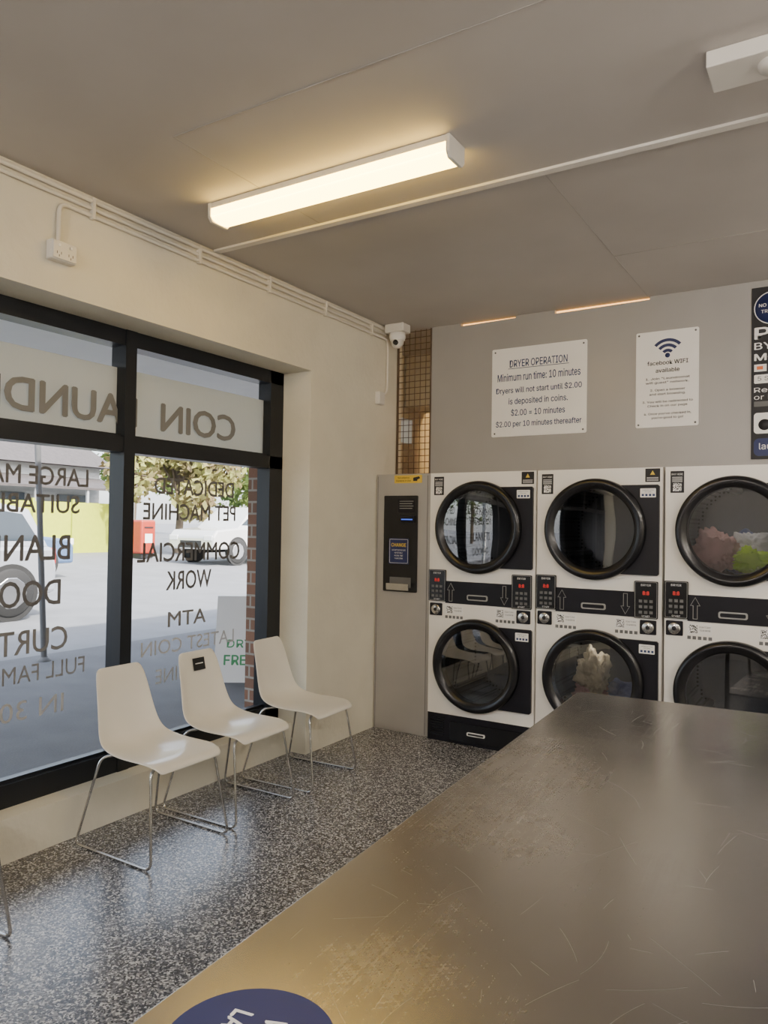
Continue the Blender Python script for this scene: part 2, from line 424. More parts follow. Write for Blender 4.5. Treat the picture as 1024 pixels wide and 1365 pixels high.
sc_ = grp('security_camera', (-3.0, 5.02, CZ))
box('mount', (-0.085, -0.06, -0.07), (0.085, 0.06, -0.001), mPlugW, sc_, 0.01)
lathe('collar', [(0.0, -0.07), (0.062, -0.07), (0.064, -0.10), (0.058, -0.125), (0.0, -0.125)], (0, 0, 0), mSignW, sc_, axis='Z', n=32)
lathe('dome', [(0.050, -0.12), (0.050, -0.14), (0.042, -0.165), (0.025, -0.182), (0, -0.188)], (0, 0, 0), mPlugW, sc_, axis='Z', n=32)
lathe('lens', [(0.0, -0.052), (0.012, -0.052), (0.020, -0.050), (0.022, -0.035), (0.022, -0.02)], (0.008, 0.0, -0.148), mBlackP, sc_, axis='Y', n=24)

# ------------------------------------------------------------------ fluorescent lights
def batten(loc, lit=True, L=1.32, m=None):
    g = grp('fluorescent_ceiling_light', loc)
    box('base_tray', (0, 0.0, -0.028), (L, 0.135, -0.0005), mLampEnd, g, 0.003)
    for x0, x1 in ((-0.004, 0.014), (L-0.014, L+0.004)):
        prism('end_cap', [(-0.004, -0.0006), (0.139, -0.0006), (0.138, -0.07), (0.12, -0.092), (0.015, -0.092), (-0.003, -0.07)], x0, x1, mLampEnd, g, 'YZ', 0.003)
    bm = bmesh.new(); prof = [(0.003, -0.029), (0.001, -0.065)]
    n = 18
    for k in range(n+1):
        a = math.pi*k/n
        yy = 0.0675-0.062*math.cos(a)*1.0; zz = -0.066-0.022*math.sin(a)**0.6
        prof.append((yy, zz+(0.0012 if k % 2 else 0)))
    prof += [(0.134, -0.065), (0.132, -0.029)]
    A = [bm.verts.new((0.014, y, z)) for y, z in prof]; B = [bm.verts.new((L-0.014, y, z)) for y, z in prof]
    for i in range(len(A)-1): bm.faces.new((A[i], A[i+1], B[i+1], B[i]))
    bmesh.ops.recalc_face_normals(bm, faces=bm.faces)
    me = bpy.data.meshes.new('diffuser'); bm.to_mesh(me); bm.free(); addobj('diffuser', me, m or mLamp, g)
    return g
batten((-2.68, 2.655, CZ))
mLampW = M('lamp_diffuser_warm', (0.9, 0.8, 0.6), 0.4, emis=(1.0, 0.64, 0.28), estr=55.0, var=0.02)
batten((-2.9, 6.6, CZ), m=mLampW)
batten((-0.6, 6.0, CZ), m=mLampW)
mGapGlow = M('gap_glow_warm', (0.9, 0.8, 0.6), 0.4, emis=(1.0, 0.45, 0.10), estr=3.5, var=0.02)  # glowing strip added behind the panel top, orange glow for the gaps
g = grp('added_gap_glow', (0, 5.266, 0))
boxes('strip', [((-2.56, 0, 3.116), (-2.08, 0.010, 3.134)), ((-1.82, 0, 3.116), (-1.12, 0.010, 3.134))], mGapGlow, g)
mFillTube = M('fill_tube_glow', (0.9, 0.9, 0.9), 0.4, emis=(1.0, 0.91, 0.81), estr=280.0, var=0.02)  # strong glow for the added fill lamps
def fill_light(loc):  # unseen tube lamps, added to fill the room with light
    g = grp('added_fill_tube_light', loc)
    box('tray', (-0.62, -0.03, 0.03), (0.62, 0.03, 0.07), mLampEnd, g, 0.004)
    for s in (-1, 1):
        box('lamp_holder', (s*0.61-0.012, -0.015, -0.03), (s*0.61+0.012, 0.015, 0.032), mLampEnd, g, 0.003)
        tube('hanger_rod', [(s*0.45, 0, 0.07), (s*0.45, 0, CZ-loc[2]-0.001)], 0.005, mChrome, g)
    lathe('tube', [(0.0, -0.60), (0.019, -0.598), (0.019, 0.598), (0, 0.60)], (0, 0, -0.005), mFillTube, g, axis='X', n=16)
for q in ((-1.7, -1.3, 2.72), (0.9, -1.3, 2.72), (1.6, 1.2, 2.72), (1.9, 3.3, 2.72)): fill_light(q)
g = grp('ceiling_rose_plate', (-0.40, 2.62, CZ))
box('plate', (0, 0, -0.055), (0.55, 0.17, -0.0005), mCeilTrim, g, 0.004)
lathe('rose', [(0.0, -0.078), (0.04, -0.078), (0.052, -0.068), (0.055, -0.055)], (0.20, 0.085, 0), mCeilTrim, g, axis='Z', n=32)
lathe('rose_centre', [(0.0, -0.088), (0.015, -0.088), (0.018, -0.078)], (0.20, 0.085, 0), mInkGrey2, g, axis='Z', n=20)

# ------------------------------------------------------------------ dryers
def plate_hole(bm, x0, x1, z0, z1, cx, cz, r, y, n=64):
    angs = sorted([2*math.pi*i/n for i in range(n)] + [math.atan2(b-cz, a-cx) % (2*math.pi) for a in (x0, x1) for b in (z0, z1)])
    inn, outv, inb = [], [], []
    for a in angs:
        c_, s_ = math.cos(a), math.sin(a)
        ts = []
        if c_ > 1e-9: ts.append((x1-cx)/c_)
        if c_ < -1e-9: ts.append((x0-cx)/c_)
        if s_ > 1e-9: ts.append((z1-cz)/s_)
        if s_ < -1e-9: ts.append((z0-cz)/s_)
        t = min(ts)
        inn.append(bm.verts.new((cx+r*c_, y, cz+r*s_))); outv.append(bm.verts.new((cx+t*c_, y, cz+t*s_)))
        inb.append(bm.verts.new((cx+r*c_, y+0.03, cz+r*s_)))
    N = len(angs)
    for i in range(N):
        j = (i+1) % N
        bm.faces.new((inn[i], inn[j], outv[j], outv[i])); bm.faces.new((inn[i], inb[i], inb[j], inn[j]))

def arrow(cx, cz, up, h=0.13, w=0.055):
    s = 1 if up else -1
    a = w*0.22
    return [(cx-a, cz-s*h/2), (cx+a, cz-s*h/2), (cx+a, cz+s*h*0.12), (cx+w/2, cz+s*h*0.12), (cx, cz+s*h/2), (cx-w/2, cz+s*h*0.12), (cx-a, cz+s*h*0.12)]

W = 0.826
def dryer(loc):
    g = grp('stacked_clothes_dryer', loc)
    x0, x1 = 0.004, W-0.004
    bm = bmesh.new()
    plate_hole(bm, x0, x1, 0.20, 0.915, 0.395, 0.577, 0.272, 0)
    plate_hole(bm, x0, x1, 1.235, 1.952, 0.40, 1.557, 0.272, 0)
    box_bm(bm, (x0, 0.0, 0.915), (x1, 0.02, 1.235))
    box_bm(bm, (x0, 0.0, 0.20), (x0+0.004, 0.85, 1.952)); box_bm(bm, (x1-0.004, 0.0, 0.20), (x1, 0.85, 1.952))
    box_bm(bm, (x0, 0.001, 1.948), (x1, 0.85, 1.952)); box_bm(bm, (x0, 0.84, 0.0), (x1, 0.85, 1.952))
    bmesh.ops.remove_doubles(bm, verts=bm.verts, dist=1e-5)
    me = bpy.data.meshes.new('cabinet'); bm.to_mesh(me); bm.free(); addobj('cabinet', me, mWhiteM, g)
    box('plinth', (x0, 0.002, 0.0), (x1, 0.83, 0.199), mBlackPl, g, 0.003)
    boxes('plinth_vents', [((0.03, -0.004, 0.04+0.018*k), (0.14, 0.003, 0.048+0.018*k)) for k in range(8)], mBlackP, g)
    prism('lint_drawer', rrect(0.19, 0.76, 0.025, 0.155, 0.012), -0.012, 0.003, mBlackP, g)
    prism('drawer_handle', rrect(0.33, 0.47, 0.075, 0.10, 0.010), -0.018, -0.011, mSignW, g)
    prism('drawer_handle_recess', rrect(0.34, 0.46, 0.081, 0.094, 0.006), -0.0195, -0.0175, mInk, g)
    for k, cz, cx in ((1, 0.577, 0.395), (2, 1.557, 0.40)):
        poly = [(cx, cz+0.285), (0.795, cz+0.285), (0.805, cz+0.275), (0.805, cz-0.275), (0.795, cz-0.285), (cx, cz-0.285)]
        for q in range(25):
            a = math.radians(-90+180*q/24); poly.append((cx+0.275*math.cos(a), cz+0.275*math.sin(a)))
        prism('hinge_plate_%d' % k, poly, -0.022, -0.001, mBlackPl, g)
        lathe('door_ring_%d' % k, [(0.262, 0.0), (0.328, -0.001), (0.331, -0.030), (0.326, -0.055), (0.310, -0.068), (0.292, -0.066), (0.278, -0.058), (0.262, -0.050), (0.258, -0.04), (0.258, 0.01)], (cx, 0, cz), mBlackP, g, n=96)
        lathe('door_glass_%d' % k, [(0.262, -0.046), (0.22, -0.0475), (0.15, -0.0487), (0.07, -0.0494), (0, -0.0496)], (cx, 0, cz), mDoorGlass, g, n=96)
        lathe('drum_%d' % k, [(0.272, 0.03), (0.300, 0.05), (0.305, 0.60), (0.26, 0.62), (0.0, 0.62)], (cx, 0, cz), mDrum, g, n=64)
        for q in range(3):
            a = math.radians(100+120*q)
            ex, ez = math.cos(a), math.sin(a)
            tube('drum_lifter_%d' % (k*10+q), [(cx+0.275*ex, 0.08, cz+0.275*ez), (cx+0.275*ex, 0.6, cz+0.275*ez)], 0.028, mDrum, g)
        prism('hinge_label_%d' % k, rrect(0.69, 0.785, cz+0.205, cz+0.262, 0.004), -0.024, -0.0215, mSignW, g)
        text('SUPERIOR SYSTEM\n35 & 18 KG', 0.07, 0.017, (0.737, -0.0245, cz+0.245), ROT_FRONT, mInk, g)
        boxes('icon_row_%d' % k, [((0.699+0.022*q, -0.0248, cz+0.213), (0.713+0.022*q, -0.024, cz+0.227)) for q in range(4)], mInkBlue, g)
    prism('control_band', rrect(0.14, 0.665, 1.005, 1.165, 0.004), -0.006, 0.001, mBlackPl, g)
    prism('coin_slot_plate', rrect(0.315, 0.475, 1.035, 1.075, 0.012), -0.011, -0.005, mInkGrey2, g)
    prism('coin_slot_inner', rrect(0.325, 0.465, 1.043, 1.067, 0.008), -0.0125, -0.0105, mBlackPl, g)
    for nm, a0, a1, b0, b1 in (('control_panel_1', 0.006, 0.145, 1.015, 1.245), ('control_panel_2', 0.655, 0.80, 1.0, 1.235)):
        prism(nm, rrect(a0, a1, b0, b1, 0.008), -0.014, 0.001, mBlackP, g)
        tube(nm+'_edge', [(p[0], -0.0145, p[1]) for p in rrect(a0+.006, a1-.006, b0+.006, b1-.006, 0.006, 3)], 0.0012, mInkGrey2, g, closed=True)
        cxx = (a0+a1)/2
        text('8:8', 0.04, 0.024, (cxx, -0.0146, b1-0.075), ROT_FRONT, mRed, g, name='led_display', bold=.02)
        text('DRYER', 0.06, 0.013, (cxx, -0.0146, b1-0.025), ROT_FRONT, mInkWhite, g)
        boxes(nm+'_buttons', [((cxx-0.042+0.032*q, -0.017, b0+0.03+0.035*p), (cxx-0.022+0.032*q, -0.0139, b0+0.048+0.035*p)) for q in range(3) for p in range(3)], mInkGrey, g)
        text('START', 0.05, 0.010, (cxx, -0.0146, b0+0.015), ROT_FRONT, mInkWhite, g)
    for ax, up in ((0.185, True), (0.60, False)):
        P_ = arrow(ax, 1.085, up)
        tube('arrow_outline', [(p[0], -0.008, p[1]) for p in P_], 0.0022, mInkGrey2, g, closed=True)
    for ax, z in ((0.065, 0.955), (0.74, 0.945)):
        prism('lock_plate', rrect(ax-0.05, ax+0.05, z-0.045, z+0.045, 0.006), -0.006, 0.001, mBlackPl, g)
        lathe('coin_lock', [(0, -0.018), (0.030, -0.018), (0.036, -0.014), (0.037, -0.005)], (ax, 0, z), mChrome, g, n=32)
        lathe('coin_lock_core', [(0, -0.021), (0.012, -0.021), (0.013, -0.017)], (ax, 0, z), mInk, g, n=20)
    for ax in (0.14, 0.535):
        prism('instruction_label', rrect(ax, ax+0.14, 0.925, 0.992, 0.003), -0.002, 0.001, mSignW, g)
        prism('qr_code', rrect(ax+0.008, ax+0.058, 0.933, 0.983, 0.001), -0.003, -0.0015, mQR, g)
        text('SCAN TO PAY\nYOUR DRYER', 0.065, 0.03, (ax+0.10, -0.0026, 0.962), ROT_FRONT, mInk, g)
        boxes('icon_strip', [((ax+0.0+0.03*q, -0.002, 0.895), (ax+0.02+0.03*q, 0.001, 0.915)) for q in range(5)], mInkGrey, g)
    prism('notice_label', rrect(0.035, 0.115, 1.79, 1.925, 0.003), -0.002, 0.001, mInk, g)
    text('PAY HERE', 0.065, 0.012, (0.075, -0.0026, 1.905), ROT_FRONT, mInkWhite, g)
    prism('notice_qr', rrect(0.05, 0.10, 1.80, 1.85, 0.001), -0.003, -0.0015, mQR, g)
    boxes('notice_lines', [((0.045, -0.003, 1.858+0.009*q), (0.105, -0.0015, 1.861+0.009*q)) for q in range(4)], mInkWhite, g)
    prism('warning_label', rrect(0.715, 0.805, 1.86, 1.945, 0.003), -0.002, 0.001, mInk, g)
    prism('warning_triangle', [(0.745, 1.905), (0.775, 1.905), (0.76, 1.932)], -0.003, -0.0015, mYellow, g)
    boxes('warning_lines', [((0.725, -0.003, 1.868+0.009*q), (0.795, -0.0015, 1.871+0.009*q)) for q in range(3)], mInkWhite, g)
    return g

d1 = dryer((-2.628, 4.90, 0))
d2 = dup(d1, 'stacked_clothes_dryer', (-1.802, 4.90, 0)); d3 = dup(d1, 'stacked_clothes_dryer', (-0.970, 4.90, 0))
d4 = dup(d1, 'stacked_clothes_dryer', (-0.142, 4.90, 0)); d5 = dup(d1, 'stacked_clothes_dryer', (0.686, 4.90, 0)); d6 = dup(d1, 'stacked_clothes_dryer', (1.514, 4.90, 0))
# drum lamps (top of the drum, just behind the door) in the loaded machines
for dd, cx_, cz_ in ((d3, 0.40, 1.557), (d2, 0.395, 0.577)):
    lathe('drum_lamp', [(0.030, 0.0), (0.026, -0.010), (0.0, -0.014)], (cx_, 0.09, cz_+0.296), mDrumL, dd, n=24, axis='Z')

def cloth(name, cen, size, mat, parent, seed):
    bm = bmesh.new(); bmesh.ops.create_icosphere(bm, subdivisions=5, radius=1)
    off = Vector((seed*3.1, seed*1.7, seed))
    for v in bm.verts:
        n1 = noise.noise(v.co*1.6+off)*0.45; n2 = abs(noise.noise(v.co*4.5+off))*0.35; n3 = abs(noise.noise(v.co*10+off))*0.12
        v.co *= (0.85+n1+n2+n3)
        v.co = Vector((v.co.x*size[0]+cen[0], max(v.co.y*size[1]+cen[1], 0.012), v.co.z*size[2]+cen[2]))
    me = bpy.data.meshes.new(name); bm.to_mesh(me); bm.free(); return addobj(name, me, mat, parent, True)
mC1 = M('cloth_pink', (0.70, 0.42, 0.38), 0.9, var=0.2, vscale=12); mC2 = M('cloth_lime', (0.62, 0.90, 0.05), 0.9, var=0.2, vscale=12)
mC3 = M('cloth_white', (0.80, 0.77, 0.74), 0.9, var=0.1); mC4 = M('cloth_beige', (0.85, 0.72, 0.48), 0.9, var=0.25, vscale=14)
mC5 = M('cloth_blue', (0.10, 0.13, 0.28), 0.9, var=0.2, vscale=10)
cloth('laundry_a', (0.28, 0.09, 1.43), (0.13, 0.11, 0.13), mC1, d3, 1)
cloth('laundry_b', (0.49, 0.07, 1.38), (0.11, 0.09, 0.07), mC2, d3, 2)
cloth('laundry_c', (0.47, 0.17, 1.44), (0.12, 0.12, 0.11), mC3, d3, 3)
cloth('laundry_d', (0.40, 0.34, 1.42), (0.16, 0.12, 0.12), mC5, d3, 4)
cloth('laundry_a', (0.36, 0.12, 0.60), (0.10, 0.09, 0.16), mC4, d2, 5)
cloth('laundry_b', (0.50, 0.28, 0.42), (0.13, 0.13, 0.10), mC5, d2, 6)
cloth('laundry_c', (0.34, 0.18, 0.44), (0.13, 0.13, 0.10), mC1, d2, 7)

# ------------------------------------------------------------------ change machine
g = grp('coin_change_machine', (-3.113, 4.93, 0))
Wc = 0.478
box('cabinet', (0, 0, 0.0), (Wc, 0.28, 1.955), mGreyMetal, g, 0.004)
boxes('door_seam', [((0.012, -0.002, 0.01), (0.015, 0.001, 1.94)), ((Wc-0.03, -0.002, 0.01), (Wc-0.027, 0.001, 1.94))], mInkGrey, g)
prism('bezel', rrect(0.075, 0.37, 1.06, 1.79, 0.008), -0.010, 0.001, mBlackP, g)
prism('screen', rrect(0.20, 0.345, 1.66, 1.76, 0.003), -0.012, -0.009, mBlackPl, g)
boxes('screen_text', [((0.215, -0.0135, 1.745-0.018*q), (0.335-0.01*(q % 2), -0.0115, 1.749-0.018*q)) for q in range(4)], mInkGrey2, g)
box('note_acceptor', (0.23, -0.025, 1.585), (0.345, -0.009, 1.635), mBlackPl, g, 0.004)
box('note_slot', (0.24, -0.028, 1.605), (0.335, -0.024, 1.613), mBlueLed, g)
prism('change_sticker', rrect(0.125, 0.30, 1.27, 1.465, 0.006), -0.013, -0.009, mNavy, g)
tube('sticker_border', [(a, -0.0135, b) for a, b in rrect(0.133, 0.292, 1.278, 1.457, 0.006)], 0.0012, mInkWhite, g, closed=True)
text('CHANGE', 0.13, 0.028, (0.212, -0.0136, 1.415), ROT_FRONT, mYellow, g, bold=.02)
text('ACCEPTS $5 $10 $20\nNOTES ONLY\nPLEASE TAKE\nYOUR COINS', 0.12, 0.075, (0.212, -0.0136, 1.345), ROT_FRONT, mInkWhite, g)
box('coin_tray', (0.13, -0.055, 1.075), (0.325, -0.009, 1.095), mChrome, g, 0.003)
box('coin_tray_lip', (0.13, -0.058, 1.085), (0.325, -0.052, 1.125), mChrome, g, 0.002)
box('coin_cup', (0.135, -0.012, 1.095), (0.32, -0.009, 1.17), mInkGrey, g)
prism('surveillance_sticker', rrect(0.16, 0.40, 1.885, 1.945, 0.004), -0.002, 0.001, mYellow, g)
text('Surveillance\nCameras in Use', 0.13, 0.035, (0.24, -0.0026, 1.915), ROT_FRONT, mInk, g, bold=.01)
prism('sticker_camera_icon', [(0.325, 1.90), (0.36, 1.90), (0.36, 1.91), (0.385, 1.92), (0.375, 1.935), (0.325, 1.925)], -0.003, -0.0015, mInk, g)

# ------------------------------------------------------------------ mesh grille + brick pier behind
g = grp('security_grille', (-3.115, YP, 1.965))
bars = []
for k in range(7):
    x = 0.012+0.05*k; bars.append(((x-0.0026, 0.0, 0.0), (x+0.0026, 0.0035, 1.165)))
for k in range(24):
    z = 0.006+0.05*k; bars.append(((0.0, 0.0035, z-0.0026), (0.315, 0.007, z+0.0026)))
bars += [((0, -0.006, 0), (0.315, 0.012, 0.015)), ((0.0, -0.006, 0), (0.012, 0.012, 1.165)), ((0.303, -0.006, 0), (0.315, 0.012, 1.165))]
boxes('wires', bars, mMesh, g)
boxes('brick_pier', [((-3.22, 6.0, 0), (-2.85, 6.4, 2.66))], mBrick)
boxes('service_beam', [((-3.49, 6.0, 2.66), (-2.3, 6.4, CZ-0.002))], mWall)

# ------------------------------------------------------------------ signs
def signplate(name, x0, x1, z0, z1, mat, y=YP, t=0.006, rr=0.012):
    g = grp(name, (0, y, 0)); prism('board', rrect(x0, x1, z0, z1, rr), -t, -0.0005, mat, g); return g
g = signplate('dryer_operation_sign', -2.28, -1.56, 2.235, 2.895, mSignW)
yt = -0.0068; cx = -1.92
text('DRYER OPERATION', 0.44, 0.055, (cx, yt, 2.775), ROT_FRONT, mInkBlue, g, bold=.012)
boxes('underline', [((cx-0.23, -0.0072, 2.737), (cx+0.23, -0.0059, 2.741))], mInkBlue, g)
for s, w_, z in (('Minimum run time: 10 minutes', 0.63, 2.675), ('Dryers will not start until $2.00', 0.65, 2.575), ('is deposited in coins.', 0.45, 2.49), ('$2.00 = 10 minutes', 0.41, 2.41), ('$2.00 per 10 minutes thereafter', 0.65, 2.325)):
    text(s, w_, 0.058, (cx, yt, z), ROT_FRONT, mInkBlue, g, bold=.014)
for a in (-2.255, -1.585):
    for b in (2.26, 2.87): lathe('screw', [(0, -0.009), (0.006, -0.009), (0.007, -0.006)], (a, 0, b), mInkGrey, g, n=12)
g = signplate('wifi_sign', -1.224, -0.825, 2.245, 2.89, mSignW)
cx = -1.02
for k, r in enumerate((0.045, 0.08, 0.115)):
    prism('wifi_arc_%d' % k, [(cx+r*math.sin(math.radians(a)), 2.72+r*math.cos(math.radians(a))) for a in range(-48, 49, 8)] + [(cx+(r-0.02)*math.sin(math.radians(a)), 2.72+(r-0.02)*math.cos(math.radians(a))) for a in range(48, -49, -8)], -0.0075, -0.0058, mNavy, g)
lathe('wifi_dot', [(0, -0.0075), (0.016, -0.0075), (0.016, -0.0058)], (cx, 0, 2.722), mNavy, g, n=20)
text('facebook WIFI\navailable', 0.26, 0.08, (cx, yt, 2.65), ROT_FRONT, mInk, g, bold=.018)
for s, w_, z in (('1. Join "Laundromat\nwifi guest" network.', 0.28, 2.555), ('2. Open a browser\nand start browsing.', 0.23, 2.478), ('3. You will be redirected to\nCheck in on our page', 0.32, 2.40), ("4. Once you've checked in,\nyou're good to go!", 0.30, 2.32)):
    text(s, w_, 0.046, (cx, yt, z), ROT_FRONT, mInk, g, bold=.016)
for a in (-1.205, -0.845):
    for b in (2.265, 2.87): lathe('screw', [(0, -0.009), (0.006, -0.009), (0.007, -0.006)], (a, 0, b), mInkGrey, g, n=12)
g = signplate('payment_poster', -0.516, 0.10, 2.01, 3.09, mInk, rr=0.004)
def tl(s, x, z, w_, h, m=mInkWhite, b=.0): text(s, w_, h, (x, -0.0070, z), ROT_FRONT, m, g, bold=b, align='L')
lathe('badge', [(0, -0.0075), (0.10, -0.0075), (0.10, -0.0058)], (-0.40, 0, 2.955), mNavy, g, n=40)
tube('badge_ring', [(-0.40+0.10*math.cos(a*math.pi/20), -0.0078, 2.955+0.10*math.sin(a*math.pi/20)) for a in range(40)], 0.003, mInkWhite, g, closed=True)
text('NO CASH?\nTRY APP', 0.15, 0.06, (-0.40, -0.0082, 2.955), ROT_FRONT, mInkWhite, g, bold=.01)
tl('PAY', -0.50, 2.80, 0.32, 0.075, b=.02); tl('BY CARD', -0.50, 2.72, 0.36, 0.045, b=.01); tl('MOBILE', -0.50, 2.65, 0.34, 0.045, b=.02)
boxes('card_logos', [((-0.50+0.085*q, -0.0078, 2.56), (-0.43+0.085*q, -0.0058, 2.605)) for q in range(6)], mSignW, g)
mLogo = M('logo_orange', (0.75, 0.18, 0.05), 0.5, var=0.05)
boxes('card_marks', [((-0.485+0.085*q, -0.0084, 2.572), (-0.45+0.085*q, -0.0075, 2.593)) for q in range(6)], mLogo, g)
prism('steps_label', rrect(-0.50, 0.08, 2.485, 2.54, 0.008), -0.0078, -0.0058, mSignW, g)
text('5 Simple Steps', 0.30, 0.035, (-0.48, -0.0083, 2.512), ROT_FRONT, mInk, g, align='L')
tl('Register', -0.50, 2.44, 0.26, 0.04); tl('or Log In', -0.50, 2.395, 0.26, 0.04)
prism('url_label', rrect(-0.50, 0.08, 2.34, 2.372, 0.004), -0.0078, -0.0058, mInkGrey, g)
prism('washer_icon', rrect(-0.50, -0.38, 2.17, 2.30, 0.02), -0.0078, -0.0058, mSignW, g)
lathe('washer_icon_door', [(0, -0.0085), (0.035, -0.0085), (0.035, -0.0075)], (-0.44, 0, 2.225), mInk, g, n=24)
prism('app_bubble', rrect(-0.50, 0.05, 2.03, 2.14, 0.03), -0.0078, -0.0058, mNavy, g)
text('laundry app', 0.30, 0.05, (-0.47, -0.0083, 2.085), ROT_FRONT, mInkWhite, g, align='L')

# ------------------------------------------------------------------ chairs
def chair(loc, rz=0.0, label=False):
    g = grp('white_shell_chair', loc, rz)
    st = [(-.292, .825, .122, .0), (-.288, .805, .142, .004), (-.278, .76, .153, .012), (-.262, .69, .162, .018), (-.245, .61, .172, .022), (-.228, .54, .183, .026),
          (-.205, .49, .193, .028), (-.165, .455, .203, .028), (-.10, .438, .214, .026), (-.02, .432, .220, .022), (.08, .438, .222, .016), (.16, .446, .220, .008),
          (.215, .444, .212, .0), (.240, .430, .200, -.002), (.248, .412, .188, -.002)]
    bm = bmesh.new(); n = 10; rows = []
    for i, (x, z, hw, cv) in enumerate(st):
        a = st[max(i-1, 0)]; b = st[min(i+1, len(st)-1)]
        t = Vector((b[0]-a[0], 0, b[1]-a[1])).normalized(); nn = Vector((-t.z, 0, t.x))
        if nn.z < 0 and nn.x < 0: nn = -nn
        row = []
        for k in range(n+1):
            s = -1+2*k/n
            p = Vector((x, s*hw, z))+nn*(cv*(abs(s)**2.2))
            row.append(bm.verts.new(p))
        rows.append(row)
    for r1, r2 in zip(rows, rows[1:]):
        for k in range(n): bm.faces.new((r1[k], r1[k+1], r2[k+1], r2[k]))
    bmesh.ops.recalc_face_normals(bm, faces=bm.faces)
    me = bpy.data.meshes.new('shell'); bm.to_mesh(me); bm.free()
    o = addobj('shell', me, mChair, g, True)
    md = o.modifiers.new('sol', 'SOLIDIFY'); md.thickness = 0.009; md.offset = 0
    md = o.modifiers.new('sub', 'SUBSURF'); md.levels = 2; md.render_levels = 2
    r = 0.0065
    for s in (-1, 1):
        y = s*0.245
        tube('sled_leg_%s' % ('a' if s < 0 else 'b'), [(.175, s*.13, .4335), (.19, s*.20, .4225), (.255, y, .0+r+.0), (-.275, y, r), (-.17, s*.19, .425), (-.12, s*.12, .428)], r, mChrome, g, round_=0.045)
    tube('cross_bar_front', [(.175, -.135, .4335), (.175, .135, .4335)], r, mChrome, g)
    tube('cross_bar_rear', [(-.12, -.12, .428), (-.12, .12, .428)], r, mChrome, g)
    if label:
        sb = box('sticker', (-0.0015, -0.045, -0.035), (0.0015, 0.045, 0.035), mInk, g)
        sb.location = (-.2625, 0.0, .752); sb.rotation_euler = (0, math.radians(-13), 0)
        sb = box('sticker_line', (0.001, -0.03, 0.0), (0.0025, 0.03, 0.006), mInkWhite, g)
        sb.location = (-.2625, 0.0, .752); sb.rotation_euler = (0, math.radians(-13), 0)
    return g
chair((-2.885, 1.43, 0), 0.02); chair((-2.885, 2.575, 0), 0.0); chair((-2.90, 3.13, 0), 0.02, True); chair((-2.89, 3.745, 0), 0.05)

# ------------------------------------------------------------------ steel folding table
g = grp('stainless_steel_folding_table', (-0.925, 3.02, 0), math.radians(3))
prism('table_top', rrect(0, 1.6, -3.6, 0, 0.035), 0.862, 0.90, mSteel, g, 'XY', 0.004)
rnd = random.Random(21); bm = bmesh.new()
for i in range(420):
    x, y = rnd.uniform(0.06, 1.5), rnd.uniform(-3.1, -0.08); a = rnd.choice((rnd.gauss(1.5, 0.25), rnd.gauss(0.5, 0.4), rnd.gauss(2.4, 0.4)))
    L = rnd.uniform(0.015, 0.13)*(1 if rnd.random() < .85 else 1.8); hw = rnd.uniform(0.00010, 0.00026); bend = rnd.gauss(0, 0.5)
    pts = []; px, py = x, y
    for k in range(6):
        pts.append((px, py, a)); px += math.cos(a)*L/5; py += math.sin(a)*L/5; a += bend*L
    if any(not (0.03 < q[0] < 1.57 and -3.57 < q[1] < -0.03) for q in pts): continue
    l1 = [bm.verts.new((q[0]-math.sin(q[2])*hw, q[1]+math.cos(q[2])*hw, 0.90015)) for q in pts]
    l2 = [bm.verts.new((q[0]+math.sin(q[2])*hw, q[1]-math.cos(q[2])*hw, 0.90015)) for q in pts]
    for k in range(5): bm.faces.new((l2[k], l2[k+1], l1[k+1], l1[k]))
me = bpy.data.meshes.new('scratches'); bm.to_mesh(me); bm.free(); addobj('scratches', me, mScratch, g)
lg = []
for x in (0.06, 1.50):
    for y in (-0.10, -1.8, -3.5):
        lg.append(((x, y, 0.0), (x+0.04, y+0.04, 0.862)))
boxes('legs', lg, mChrome, g)
boxes('rails', [((0.07, -3.5, 0.80), (0.09, -0.08, 0.862)), ((1.51, -3.5, 0.80), (1.53, -0.08, 0.862)), ((0.07, -0.09, 0.80), (1.53, -0.07, 0.862))], mChrome, g)
boxes('undershelf', [((0.06, -3.5, 0.22), (1.54, -0.07, 0.24))], mSteel, g)
s = grp('round_logo_sticker', (-0.645, 0.735, 0.9003))
lathe('disc', [(0.112, 0.0), (0.112, 0.0008), (0, 0.0008)], (0, 0, 0), mNavy, s, axis='Z', n=64, smooth=False)
text('PAY', 0.085, 0.030, (0.066, 0.0, 0.0012), (0, 0, math.radians(-80)), mInkWhite, s, bold=.03)
text('WITH APP', 0.15, 0.030, (0.018, -0.02, 0.0012), (0, 0, math.radians(-80)), mInkWhite, s, bold=.03)
text('LAUNDRY', 0.15, 0.030, (-0.032, -0.03, 0.0012), (0, 0, math.radians(-80)), mInkWhite, s, bold=.03)

# ------------------------------------------------------------------ outside
SL = 0.026
def gz(x): return max(0, (-x-4.5))*SL-0.02
bm = bmesh.new()
xs = [-3.56, -4.5, -7.6, -7.61, -60]; zs = [gz(-3.56), gz(-4.5), gz(-7.6)+0.01, gz(-7.6)-0.03, gz(-60)]
A = [bm.verts.new((x, -60, z)) for x, z in zip(xs, zs)]; B = [bm.verts.new((x, 90, z)) for x, z in zip(xs, zs)]
for i in range(4):
    f = bm.faces.new((A[i], B[i], B[i+1], A[i+1])); f.material_index = 0 if i < 3 else 1
bmesh.ops.recalc_face_normals(bm, faces=bm.faces)
me = bpy.data.meshes.new('ground'); bm.to_mesh(me); bm.free(); addobj('ground', me, [mPath, mRoad])
aw = [((-6.3, -5, 2.92), (-3.72, 12, 2.97)), ((-6.36, -5, 2.85), (-6.3, 12, 3.15))]
for y in (-4.6, 10.9): aw.append(((-6.3, y, gz(-6.3)), (-6.2, y+0.1, 2.93)))
